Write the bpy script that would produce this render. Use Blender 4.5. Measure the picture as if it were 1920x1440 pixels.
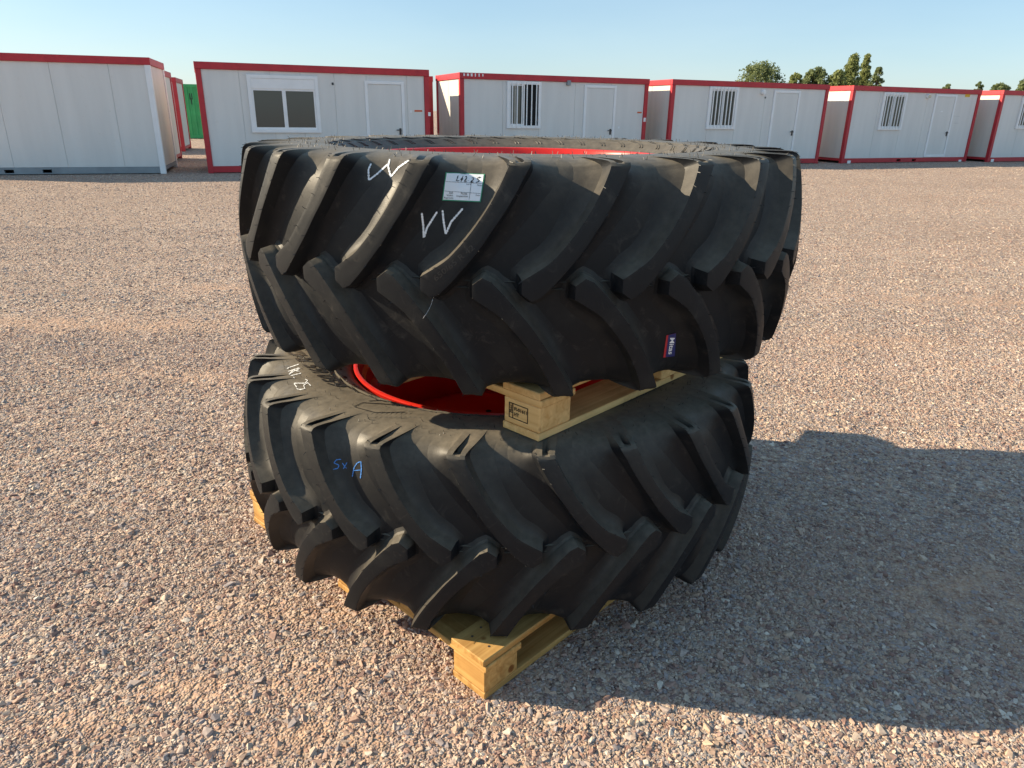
import bpy, bmesh, math, random
import numpy as np
from mathutils import Vector, Matrix
from mathutils.bvhtree import BVHTree

random.seed(7); RNG = np.random.default_rng(11)
sc = bpy.context.scene
for o in list(bpy.data.objects): bpy.data.objects.remove(o)
COL = sc.collection
rad = math.radians

# ------------------------------------------------------------------ camera
PW, PH, PF = 1920.0, 1440.0, 1335.0
PITCH, ROLL, CAMH = 0.3651, 0.0153, 1.589
_F = Vector((0, math.cos(PITCH), -math.sin(PITCH)))
_U0 = Vector((0, math.sin(PITCH), math.cos(PITCH))); _R0 = Vector((1, 0, 0))
_R = _R0 * math.cos(ROLL) + _U0 * math.sin(ROLL)
_U = -_R0 * math.sin(ROLL) + _U0 * math.cos(ROLL)
CAM = Vector((0, 0, CAMH))
cd = bpy.data.cameras.new('camera'); cam = bpy.data.objects.new('camera', cd); COL.objects.link(cam)
cd.sensor_width = 36; cd.lens = PF / PW * 36; cd.clip_end = 6000; cd.clip_start = 0.05
M = Matrix.Identity(4)
for i in range(3):
    M[i][0] = _R[i]; M[i][1] = _U[i]; M[i][2] = -_F[i]; M[i][3] = CAM[i]
cam.matrix_world = M
sc.camera = cam
sc.render.resolution_x = 1024; sc.render.resolution_y = 768

def ray(px, py):
    return (_F + _R * ((px - PW / 2) / PF) + _U * ((PH / 2 - py) / PF)).normalized()
def on_z(px, py, z=0.0):
    d = ray(px, py); return CAM + d * ((z - CAMH) / d.z)
def proj(p):
    d = Vector(p) - CAM; k = d.dot(_F)
    return PW / 2 + PF * d.dot(_R) / k, PH / 2 - PF * d.dot(_U) / k

# ------------------------------------------------------------------ world, sun, exposure
SUN_EL, SHADOW_DIR = rad(25), rad(-6.5)        # direction in which shadows fall on the ground
wd = bpy.data.worlds.new('World'); sc.world = wd; wd.use_nodes = True
wn = wd.node_tree.nodes; wl = wd.node_tree.links; wn.clear()
sky = wn.new('ShaderNodeTexSky'); sky.sky_type = 'NISHITA'; sky.sun_disc = False
sky.sun_elevation = SUN_EL
sdx, sdy = -math.cos(SHADOW_DIR), -math.sin(SHADOW_DIR)   # horizontal direction towards the sun
sky.sun_rotation = math.atan2(sdx, sdy)
sky.altitude = 100; sky.air_density = 1.0; sky.dust_density = 0.4; sky.ozone_density = 2.0
bg = wn.new('ShaderNodeBackground'); bg.inputs[1].default_value = 0.05
wo = wn.new('ShaderNodeOutputWorld')
# thin even veil of high haze over the whole sky, faintly streaked
veil = wn.new('ShaderNodeBackground'); veil.inputs[1].default_value = 1.0
vt = wn.new('ShaderNodeTexCoord'); vm = wn.new('ShaderNodeMapping'); vm.inputs['Scale'].default_value = (1.2, 1.2, 5.0); vm.inputs['Rotation'].default_value = (.25, .1, .5)
vn = wn.new('ShaderNodeTexNoise'); vn.inputs['Scale'].default_value = 1.6; vn.inputs['Detail'].default_value = 5
vr = wn.new('ShaderNodeValToRGB'); vr.color_ramp.elements[0].position = .32; vr.color_ramp.elements[1].position = .72
vr.color_ramp.elements[0].color = (.074, .136, .192, 1); vr.color_ramp.elements[1].color = (.118, .172, .218, 1)
wl.new(vt.outputs['Generated'], vm.inputs[0]); wl.new(vm.outputs[0], vn.inputs['Vector']); wl.new(vn.outputs[0], vr.inputs[0]); wl.new(vr.outputs[0], veil.inputs[0])
wa = wn.new('ShaderNodeAddShader')
wl.new(sky.outputs[0], bg.inputs[0]); wl.new(bg.outputs[0], wa.inputs[0]); wl.new(veil.outputs[0], wa.inputs[1]); wl.new(wa.outputs[0], wo.inputs[0])
sl = bpy.data.lights.new('sun', 'SUN'); sun = bpy.data.objects.new('sun', sl); COL.objects.link(sun)
sl.energy = 5.0; sl.angle = rad(0.53); sl.color = (1.0, 0.84, 0.60)
sun.rotation_euler = Vector((-sdx * math.cos(SUN_EL), -sdy * math.cos(SUN_EL), -math.sin(SUN_EL))).to_track_quat('-Z', 'Y').to_euler()
sun.location = (-20, 2, 15)
vs = sc.view_settings
vs.view_transform = 'Standard'; vs.look = 'None'; vs.exposure = 0.92; vs.gamma = 1.0; vs.use_curve_mapping = False

# ------------------------------------------------------------------ material helpers
class NT:
    def __init__(s, name):
        s.m = bpy.data.materials.new(name); s.m.use_nodes = True
        s.n = s.m.node_tree.nodes; s.l = s.m.node_tree.links; s.n.clear()
        s.out = s.n.new('ShaderNodeOutputMaterial'); s.b = s.n.new('ShaderNodeBsdfPrincipled')
        s.l.new(s.b.outputs[0], s.out.inputs[0])
    def new(s, t, **k):
        n = s.n.new(t)
        for a, v in k.items(): setattr(n, a, v)
        return n
    def lk(s, a, b): s.l.new(a, b)
    def noise(s, scale, detail=4, rough=.55, coord='Object', dist=0):
        tc = s.new('ShaderNodeTexCoord'); n = s.new('ShaderNodeTexNoise')
        n.inputs['Scale'].default_value = scale; n.inputs['Detail'].default_value = detail
        n.inputs['Roughness'].default_value = rough; n.inputs['Distortion'].default_value = dist
        s.lk(tc.outputs[coord], n.inputs['Vector']); return n
    def ramp(s, fac, stops, interp='LINEAR'):
        r = s.new('ShaderNodeValToRGB'); r.color_ramp.interpolation = interp
        e = r.color_ramp.elements
        while len(e) < len(stops): e.new(.5)
        for i, (p, c) in enumerate(stops):
            e[i].position = p; e[i].color = (*c, 1) if len(c) == 3 else c
        s.lk(fac, r.inputs[0]); return r
    def mix(s, f, a, b, blend='MIX'):
        m = s.new('ShaderNodeMix', data_type='RGBA', blend_type=blend)
        for sock, v in ((m.inputs[0], f), (m.inputs[6], a), (m.inputs[7], b)):
            if hasattr(v, 'is_linked'): s.lk(v, sock)
            elif isinstance(v, (int, float)): sock.default_value = v
            else: sock.default_value = (*v, 1)
        return m.outputs[2]
    def math(s, op, a, b=None, clamp=False):
        m = s.new('ShaderNodeMath', operation=op); m.use_clamp = clamp
        for i, v in enumerate((a, b)):
            if v is None: continue
            if hasattr(v, 'is_linked'): s.lk(v, m.inputs[i])
            else: m.inputs[i].default_value = v
        return m.outputs[0]
    def bump(s, h, strength, dist):
        b = s.new('ShaderNodeBump'); b.inputs['Strength'].default_value = strength
        b.inputs['Distance'].default_value = dist
        s.lk(h, b.inputs['Height']); s.lk(b.outputs[0], s.b.inputs['Normal']); return b
    def set(s, **k):
        for a, v in k.items():
            i = s.b.inputs[a.replace('_', ' ')]
            if hasattr(v, 'is_linked'): s.lk(v, i)
            elif isinstance(v, tuple): i.default_value = (*v, 1)
            else: i.default_value = v

def plain(name, col, rough=.6, metal=0, var=.12, scale=6, bump=0, spec=.5):
    t = NT(name); n = t.noise(scale, 5)
    c = t.ramp(n.outputs[0], [(.3, tuple(x * (1 - var) for x in col)), (.7, tuple(min(1, x * (1 + var)) for x in col))])
    t.set(Base_Color=c.outputs[0], Roughness=rough, Metallic=metal, Specular_IOR_Level=spec)
    if bump:
        n2 = t.noise(scale * 12, 3); t.bump(n2.outputs[0], .5, bump)
    return t.m

MAT = {}
def mat_rubber():
    t = NT('tyre_rubber')
    n1 = t.noise(4.5, 6, .62); n2 = t.noise(38, 4, .6); n3 = t.noise(300, 2)
    base = t.ramp(n1.outputs[0], [(.3, (.0085, .0098, .0125)), (.55, (.0135, .0145, .0165)), (.75, (.027, .027, .026))])
    geo = t.new('ShaderNodeNewGeometry'); sx = t.new('ShaderNodeSeparateXYZ'); t.lk(geo.outputs['Normal'], sx.inputs[0])
    up = t.math('SMOOTH_MIN', t.math('MAXIMUM', sx.outputs[2], 0.0), 1.0)
    up = t.math('POWER', t.math('MAXIMUM', sx.outputs[2], 0.0), 1.4)
    d1 = t.ramp(n2.outputs[0], [(.25, (.55,) * 3), (.7, (1,) * 3)])
    f = t.math('MULTIPLY', up, d1.outputs[0], True)
    f = t.math('MULTIPLY', f, .92)
    col = t.mix(f, base.outputs[0], (.190, .165, .128))
    sc_ = t.ramp(t.noise(14, 8, .75, dist=1.5).outputs[0], [(.56, (0,) * 3), (.74, (.40,) * 3)])   # scuffs of dried dust
    col = t.mix(sc_.outputs[0], col, (.10, .09, .078))
    ro = t.ramp(n1.outputs[0], [(.3, (.36,) * 3), (.7, (.58,) * 3)])
    t.set(Base_Color=col, Roughness=ro.outputs[0], Specular_IOR_Level=.16)
    h = t.math('ADD', t.math('MULTIPLY', n2.outputs[0], .5), t.math('MULTIPLY', n3.outputs[0], .35))
    t.bump(h, .35, .0016)
    return t.m
MAT['rubber'] = mat_rubber()
MAT['rubber_dark'] = plain('embossed_rubber', (.012, .012, .013), .5, var=.2)
MAT['rim_red'] = plain('red_rim_paint', (.62, .022, .012), .32, var=.1, scale=4)
def mat_chalk(name, col):
    t = NT(name); n = t.noise(420, 4, .7); n2 = t.noise(70, 3)
    r = t.ramp(t.math('ADD', t.math('MULTIPLY', n.outputs[0], .7), t.math('MULTIPLY', n2.outputs[0], .3)), [(.38, tuple(c * .35 for c in col)), (.47, col)])
    t.set(Base_Color=r.outputs[0], Roughness=.9, Specular_IOR_Level=.1); return t.m
MAT['chalk'] = mat_chalk('white_chalk', (.82, .83, .84)); MAT['blue_chalk'] = mat_chalk('blue_chalk', (.10, .27, .66))
MAT['wet'] = plain('wet_rubber', (.006, .0065, .008), .34, var=.3, scale=60, spec=.2)
MAT['dust_line'] = plain('dusty_edge', (.13, .12, .10), .8)
MAT['paper'] = plain('white_paper_label', (.80, .82, .84), .5, var=.03, scale=20)
MAT['green_print'] = plain('green_print', (.03, .25, .13), .6)
MAT['black_ink'] = plain('black_ink', (.012, .012, .014), .6)
MAT['grey_ink'] = plain('grey_ink', (.10, .11, .12), .6)
MAT['navy'] = plain('navy_sticker', (.012, .02, .14), .35, var=.1)
MAT['sticker_red'] = plain('red_sticker_edge', (.5, .02, .03), .35)
MAT['stamp'] = plain('burnt_stamp', (.035, .018, .008), .8)
MAT['nail'] = plain('nail_steel', (.14, .13, .12), .45, metal=.7)

def mat_wood(name, c0, c1, axis=0, rough=.72):
    t = NT(name); tc = t.new('ShaderNodeTexCoord'); mp = t.new('ShaderNodeMapping')
    sc_ = [46, 46, 46]; sc_[axis] = 1.6
    mp.inputs['Scale'].default_value = sc_
    oi = t.new('ShaderNodeObjectInfo'); ad = t.new('ShaderNodeVectorMath', operation='ADD')
    cb = t.new('ShaderNodeCombineXYZ')
    for i in range(3): t.lk(t.math('MULTIPLY', oi.outputs['Random'], 3.7 + i), cb.inputs[i])
    t.lk(tc.outputs['Object'], ad.inputs[0]); t.lk(cb.outputs[0], ad.inputs[1]); t.lk(ad.outputs[0], mp.inputs[0])
    n = t.new('ShaderNodeTexNoise'); n.inputs['Scale'].default_value = 1; n.inputs['Detail'].default_value = 5; n.inputs['Distortion'].default_value = .7
    t.lk(mp.outputs[0], n.inputs['Vector'])
    r = t.ramp(n.outputs[0], [(.30, c0), (.5, tuple((a + b) / 2 for a, b in zip(c0, c1))), (.72, c1)])
    big = t.noise(5, 3); r2 = t.ramp(big.outputs[0], [(.35, (.80, .76, .70)), (.65, (1.05, 1.04, 1.0))])
    col = t.mix(1.0, r.outputs[0], r2.outputs[0], 'MULTIPLY')
    vr = t.ramp(oi.outputs['Random'], [(0, (.86, .84, .80)), (1, (1.08, 1.06, 1.02))])
    col = t.mix(1.0, col, vr.outputs[0], 'MULTIPLY')
    kn = t.new('ShaderNodeTexVoronoi'); kn.inputs['Scale'].default_value = 7.5; t.lk(ad.outputs[0], kn.inputs['Vector'])
    kr = t.ramp(kn.outputs['Distance'], [(.0, (.30, .17, .09)), (.085, (.42, .27, .16)), (.12, (1,) * 3)])
    col = t.mix(1.0, col, kr.outputs[0], 'MULTIPLY')
    gm = t.noise(3.5, 8, .75); gr = t.ramp(gm.outputs[0], [(.52, (1,) * 3), (.72, (.66, .62, .58))])
    col = t.mix(1.0, col, gr.outputs[0], 'MULTIPLY')
    t.set(Base_Color=col, Roughness=rough, Specular_IOR_Level=.3)
    t.bump(n.outputs[0], .5, .0018)
    return t.m
WC0, WC1 = (.40, .205, .058), (.66, .415, .155)
MAT['wood_x'] = mat_wood('pine_along_x', WC0, WC1, 0)
MAT['wood_y'] = mat_wood('pine_along_y', WC0, WC1, 1)
MAT['fresh_x'] = mat_wood('bounce_lit_pine_along_x', (.64, .385, .145), (.87, .61, .29), 0)  # paler copy of the pine, light bounced between the wheels put into its colour
MAT['fresh_y'] = mat_wood('bounce_lit_pine_along_y', (.64, .385, .145), (.87, .61, .29), 1)

STONE_RAMP = [(0, (.17, .125, .12)), (.10, (.30, .185, .155)), (.22, (.45, .310, .235)), (.36, (.55, .410, .300)),
              (.47, (.38, .335, .325)), (.56, (.30, .285, .295)), (.66, (.50, .395, .325)), (.80, (.62, .505, .385)), (.88, (.36, .215, .175)), (1.0, (.76, .69, .58))]
def mat_stone():
    t = NT('crushed_stone')
    a = t.new('ShaderNodeAttribute', attribute_type='INSTANCER', attribute_name='rnd')
    r = t.ramp(a.outputs['Fac'], STONE_RAMP)
    n = t.noise(1.8, 4)
    r2 = t.ramp(n.outputs[0], [(.3, (.78,) * 3), (.7, (1.12, 1.1, 1.08))])
    col = t.mix(1.0, r.outputs[0], r2.outputs[0], 'MULTIPLY')
    tn = t.new('ShaderNodeAttribute', attribute_type='INSTANCER', attribute_name='tint')
    col = t.mix(t.math('MULTIPLY', tn.outputs['Fac'], .34), col, (.47, .295, .215))
    t.set(Base_Color=col, Roughness=.85, Specular_IOR_Level=.25)
    return t.m
MAT['stone'] = mat_stone()
def mat_ground():
    t = NT('gravel_ground')
    tc = t.new('ShaderNodeTexCoord')
    def vor(scale):
        v = t.new('ShaderNodeTexVoronoi'); v.inputs['Scale'].default_value = scale
        t.lk(tc.outputs['Object'], v.inputs['Vector'])
        s = t.new('ShaderNodeSeparateColor'); t.lk(v.outputs['Color'], s.inputs[0]); return v, s.outputs[0]
    v1, c1 = vor(110); v2, c2 = vor(38)
    g1 = t.ramp(c1, STONE_RAMP); g2 = t.ramp(c2, STONE_RAMP)
    grav = t.mix(.5, g1.outputs[0], g2.outputs[0])
    big = t.noise(.35, 5, .6)
    tone = t.ramp(big.outputs[0], [(.3, (.93, .88, .84)), (.7, (1.08, 1.06, 1.03))])
    grav = t.mix(1.0, grav, tone.outputs[0], 'MULTIPLY')
    for scl_, lo, hi in ((17, .66, 1.26), (6.5, .80, 1.14)):
        gn = t.noise(scl_, 3, .8); gr_ = t.ramp(gn.outputs[0], [(.32, (lo,) * 3), (.68, (hi,) * 3)])
        grav = t.mix(1.0, grav, gr_.outputs[0], 'MULTIPLY')
    at = t.new('ShaderNodeAttribute', attribute_type='GEOMETRY', attribute_name='dirt')
    n2 = t.noise(9, 6, .7)
    soil = t.ramp(n2.outputs[0], [(.3, (.42, .235, .140)), (.7, (.54, .33, .205))])
    soil2 = t.mix(.35, soil.outputs[0], g1.outputs[0])
    f = t.math('MULTIPLY', at.outputs['Fac'], t.ramp(n2.outputs[0], [(.35, (.35,) * 3), (.6, (1,) * 3)]).outputs[0], True)
    col = t.mix(f, grav, soil2)
    t.set(Base_Color=col, Roughness=.95, Specular_IOR_Level=.15)
    h = t.math('ADD', t.math('MULTIPLY', v2.outputs['Distance'], -.9), t.math('MULTIPLY', v1.outputs['Distance'], -.5))
    inv = t.math('SUBTRACT', 1.0, t.math('MULTIPLY', f, .55))
    t.bump(t.math('MULTIPLY', h, inv), 1.0, .02)
    return t.m
MAT['ground'] = mat_ground()

def mat_panel(name, col, streak=.06):
    t = NT(name); tc = t.new('ShaderNodeTexCoord'); mp = t.new('ShaderNodeMapping'); mp.inputs['Scale'].default_value = (3.2, 3.2, .35)
    t.lk(tc.outputs['Object'], mp.inputs[0]); n = t.new('ShaderNodeTexNoise'); n.inputs['Scale'].default_value = 1.4; n.inputs['Detail'].default_value = 6
    t.lk(mp.outputs[0], n.inputs['Vector'])
    r = t.ramp(n.outputs[0], [(.3, tuple(c * (1 - streak) for c in col)), (.7, tuple(c * (1 + streak * .6) for c in col))])
    n2 = t.noise(7, 7, .7); r2 = t.ramp(n2.outputs[0], [(.62, (1,) * 3), (.8, (.86, .84, .80))])
    t.set(Base_Color=t.mix(1.0, r.outputs[0], r2.outputs[0], 'MULTIPLY'), Roughness=.45, Specular_IOR_Level=.35)
    return t.m
MAT['panel'] = mat_panel('white_cabin_panel', (.74, .73, .70), .05)
MAT['panel_end'] = mat_panel('cream_cabin_panel', (.68, .65, .59))
MAT['white_metal'] = plain('white_painted_frame', (.86, .86, .86), .4, var=.04, scale=3)
MAT['greybeam'] = plain('grey_steel_beam', (.26, .29, .31), .5, var=.15, scale=3)
def mat_red():
    t = NT('faded_red_steel'); n = t.noise(2.2, 7, .7); n2 = t.noise(11, 6, .75)
    c = t.ramp(n.outputs[0], [(.3, (.42, .018, .03)), (.7, (.55, .03, .04))])
    w = t.ramp(n2.outputs[0], [(.66, (0,) * 3), (.78, (.5,) * 3)])
    t.set(Base_Color=t.mix(w.outputs[0], c.outputs[0], (.50, .22, .19)), Roughness=.5); return t.m
MAT['red'] = mat_red()
MAT['glass'] = None
def mat_glass():
    t = NT('dark_window_glass'); t.set(Base_Color=(.085, .088, .078), Roughness=.10, Specular_IOR_Level=.5); return t.m
MAT['glass'] = mat_glass()
MAT['dark'] = plain('dark_void', (.01, .01, .011), .9)
MAT['seam'] = plain('seam_strip', (.60, .59, .57), .6)
MAT['curtain'] = plain('pale_curtain', (.42, .41, .37), .8)
MAT['handle'] = plain('dark_handle', (.03, .03, .035), .4)
MAT['orange'] = plain('orange_label', (.65, .12, .03), .5)
MAT['yellow'] = plain('yellow_sign', (.75, .48, .02), .5)
MAT['lamp_glass'] = plain('lamp_glass', (.62, .55, .40), .3)
MAT['green'] = plain('green_container_paint', (.05, .38, .12), .5, var=.15, scale=2)
MAT['bark'] = plain('bark', (.10, .075, .055), .9, scale=20)
def mat_leaf(name, a, b):
    t = NT(name); oi = t.new('ShaderNodeAttribute', attribute_type='GEOMETRY', attribute_name='tone')
    r = t.ramp(oi.outputs['Fac'], [(0, a), (1, b)])
    t.set(Base_Color=r.outputs[0], Roughness=.6, Specular_IOR_Level=.3)
    tr = t.new('ShaderNodeBsdfTranslucent'); t.lk(r.outputs[0], tr.inputs[0])
    mx = t.new('ShaderNodeMixShader'); mx.inputs[0].default_value = .42
    t.lk(t.b.outputs[0], mx.inputs[1]); t.lk(tr.outputs[0], mx.inputs[2]); t.lk(mx.outputs[0], t.out.inputs[0])
    return t.m
MAT['leaf_a'] = mat_leaf('broadleaf', (.13, .165, .075), (.26, .30, .125))
MAT['leaf_b'] = mat_leaf('poplar_leaf', (.18, .215, .08), (.33, .36, .135))

# ------------------------------------------------------------------ object helpers
def add(name, me, parent=None, mat=None):
    o = bpy.data.objects.new(name, me); COL.objects.link(o)
    if parent is not None: o.parent = parent
    if mat is not None and me is not None and not me.materials: me.materials.append(MAT[mat])
    return o
def tag(o, label=None, cat=None, group=None, kind=None):
    if label: o['label'] = label
    if cat: o['category'] = cat
    if group: o['group'] = group
    if kind: o['kind'] = kind
    return o
def thing(name, label, cat, loc=(0, 0, 0), rz=0, group=None):
    o = bpy.data.objects.new(name, None); COL.objects.link(o); o.empty_display_size = .2
    o.location = loc; o.rotation_euler = (0, 0, rz)
    return tag(o, label, cat, group)
def pymesh(name, v, f, smooth=None):
    me = bpy.data.meshes.new(name); me.from_pydata([tuple(p) for p in v], [], f); me.update()
    if smooth is not None: sharpen(me, smooth)
    return me
def sharpen(me, deg):
    bm = bmesh.new(); bm.from_mesh(me)
    for f in bm.faces: f.smooth = True
    c = rad(deg)
    for e in bm.edges:
        e.smooth = not (len(e.link_faces) == 2 and e.calc_face_angle(0) > c)
    bm.to_mesh(me); bm.free()
class MB:
    def __init__(s): s.v = []; s.f = []
    def box(s, x0, x1, y0, y1, z0, z1):
        b = len(s.v)
        s.v += [(x0, y0, z0), (x1, y0, z0), (x1, y1, z0), (x0, y1, z0), (x0, y0, z1), (x1, y0, z1), (x1, y1, z1), (x0, y1, z1)]
        s.f += [tuple(b + i for i in q) for q in ((0, 3, 2, 1), (4, 5, 6, 7), (0, 1, 5, 4), (1, 2, 6, 5), (2, 3, 7, 6), (3, 0, 4, 7))]
        return s
    def cyl(s, c, axis, r, h, n=16):
        b = len(s.v); ax = 'xyz'.index(axis); o = [i for i in range(3) if i != ax]
        for k in (0, 1):
            for i in range(n):
                p = [0, 0, 0]; p[ax] = c[ax] + (h if k else 0); p[o[0]] = c[o[0]] + r * math.cos(2 * math.pi * i / n); p[o[1]] = c[o[1]] + r * math.sin(2 * math.pi * i / n)
                s.v.append(tuple(p))
        for i in range(n): s.f.append((b + i, b + (i + 1) % n, b + n + (i + 1) % n, b + n + i))
        s.f += [tuple(b + i for i in range(n))[::-1], tuple(b + n + i for i in range(n))]
        return s
    def mesh(s, name, bevel=0):
        me = pymesh(name, s.v, s.f)
        bm = bmesh.new(); bm.from_mesh(me); bmesh.ops.recalc_face_normals(bm, faces=bm.faces)
        if bevel: bmesh.ops.bevel(bm, geom=[e for e in bm.edges], offset=bevel, segments=1, affect='EDGES', profile=.5)
        bm.to_mesh(me); bm.free(); return me
    def build(s, name, mat, parent=None, bevel=0): return add(name, s.mesh(name, bevel), parent, mat)
def box(name, mat, parent, x0, x1, y0, y1, z0, z1, bevel=0):
    return MB().box(x0, x1, y0, y1, z0, z1).build(name, mat, parent, bevel)
def lathe(name, prof, n):
    v = []; f = []; m = len(prof)
    for i in range(n):
        a = 2 * math.pi * i / n; c, s_ = math.cos(a), math.sin(a)
        v += [(r * c, r * s_, z) for r, z in prof]
    for i in range(n):
        j = (i + 1) % n
        for k in range(m - 1): f.append((i * m + k, j * m + k, j * m + k + 1, i * m + k + 1))
    return v, f

# ------------------------------------------------------------------ ground
DIRT = [(-.88, 1.62, .22, .08), (-.62, 1.66, .26, .09), (-.50, 1.45, .20, .08), (-1.15, 1.50, .16, .05), (1.72, 2.12, .60, .20), (2.2, 1.85, .6, .13), (1.45, 2.0, .3, .1), (-3.2, 5.3, 1.0, .25),
        (-2.6, 6.6, .5, .2), (-1.9, 4.2, .8, .12), (2.9, 5.2, .6, .2), (-.75, 1.95, .35, .12), (2.5, 2.4, .8, .12), (-4.6, 5.2, .9, .15), (4.2, 6.5, .9, .2), (-1.5, 1.25, .2, .05)]
def dirt_mask(x, y):
    m = np.zeros_like(x)
    for cx, cy, rx, ry in DIRT:
        m = np.maximum(m, np.exp(-(((x - cx) / rx) ** 2 + ((y - cy) / ry) ** 2)))
    m *= .75 + .5 * np.sin(x * 9.1 + 3 * np.sin(y * 7.3)) * np.sin(y * 11.7 + 2 * np.sin(x * 5.1))
    return np.clip(m * 1.15, 0, 1)
def soft(x, y):
    f = lambda a, b, c: np.sin(a * x + b * y + c + 1.2 * np.sin(b * .7 * x - a * .6 * y))
    return np.clip(.45 + .25 * f(1.1, 2.3, .4) + .2 * f(-2.7, 3.9, 1.7) + .16 * f(6.1, 9.3, 2.2), 0, 1)
def relief(x, y):
    w = y - .32 * x + .25 * np.sin(x * 1.3 + .8 * y)
    h = .006 * np.sin(w * 5.2 + 1.4 * np.sin(w * 1.9)) + .004 * np.sin(3.1 * x + 6.3 * y + np.sin(4 * x)) + .003 * np.sin(8.7 * x - 3.9 * y)
    pc = np.hypot(x + .05, y - 2.5); m = np.clip((pc - 1.05) / .5, 0, 1)
    e = np.clip((9.5 - abs(x)) / 2, 0, 1) * np.clip((11.5 - y) / 3, 0, 1) * np.clip((y + .8) / .5, 0, 1)
    return h * m * e
def build_ground():
    far = np.array([-2500, -900, -300, -120, -60, -30, -18])
    xs = np.concatenate([far, np.linspace(-10, 10, 201), -far[::-1]])
    ys = np.concatenate([[-300, -60, -15, -4], np.linspace(-1, 12, 174), [14, 18, 24, 32, 45, 70, 120, 250, 600, 1500, 4000]])
    X, Y = np.meshgrid(xs, ys); nx, ny = len(xs), len(ys)
    v = np.stack([X.ravel(), Y.ravel(), relief(X.ravel(), Y.ravel())], 1)
    f = [(j * nx + i, j * nx + i + 1, (j + 1) * nx + i + 1, (j + 1) * nx + i) for j in range(ny - 1) for i in range(nx - 1)]
    me = pymesh('ground', v, f)
    a = me.attributes.new('dirt', 'FLOAT', 'POINT'); a.data.foreach_set('value', dirt_mask(X.ravel(), Y.ravel()).astype(np.float32))
    o = add('ground', me, None, 'ground'); tag(o, 'reddish beige compacted gravel yard', None, kind='structure')
build_ground()

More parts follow.
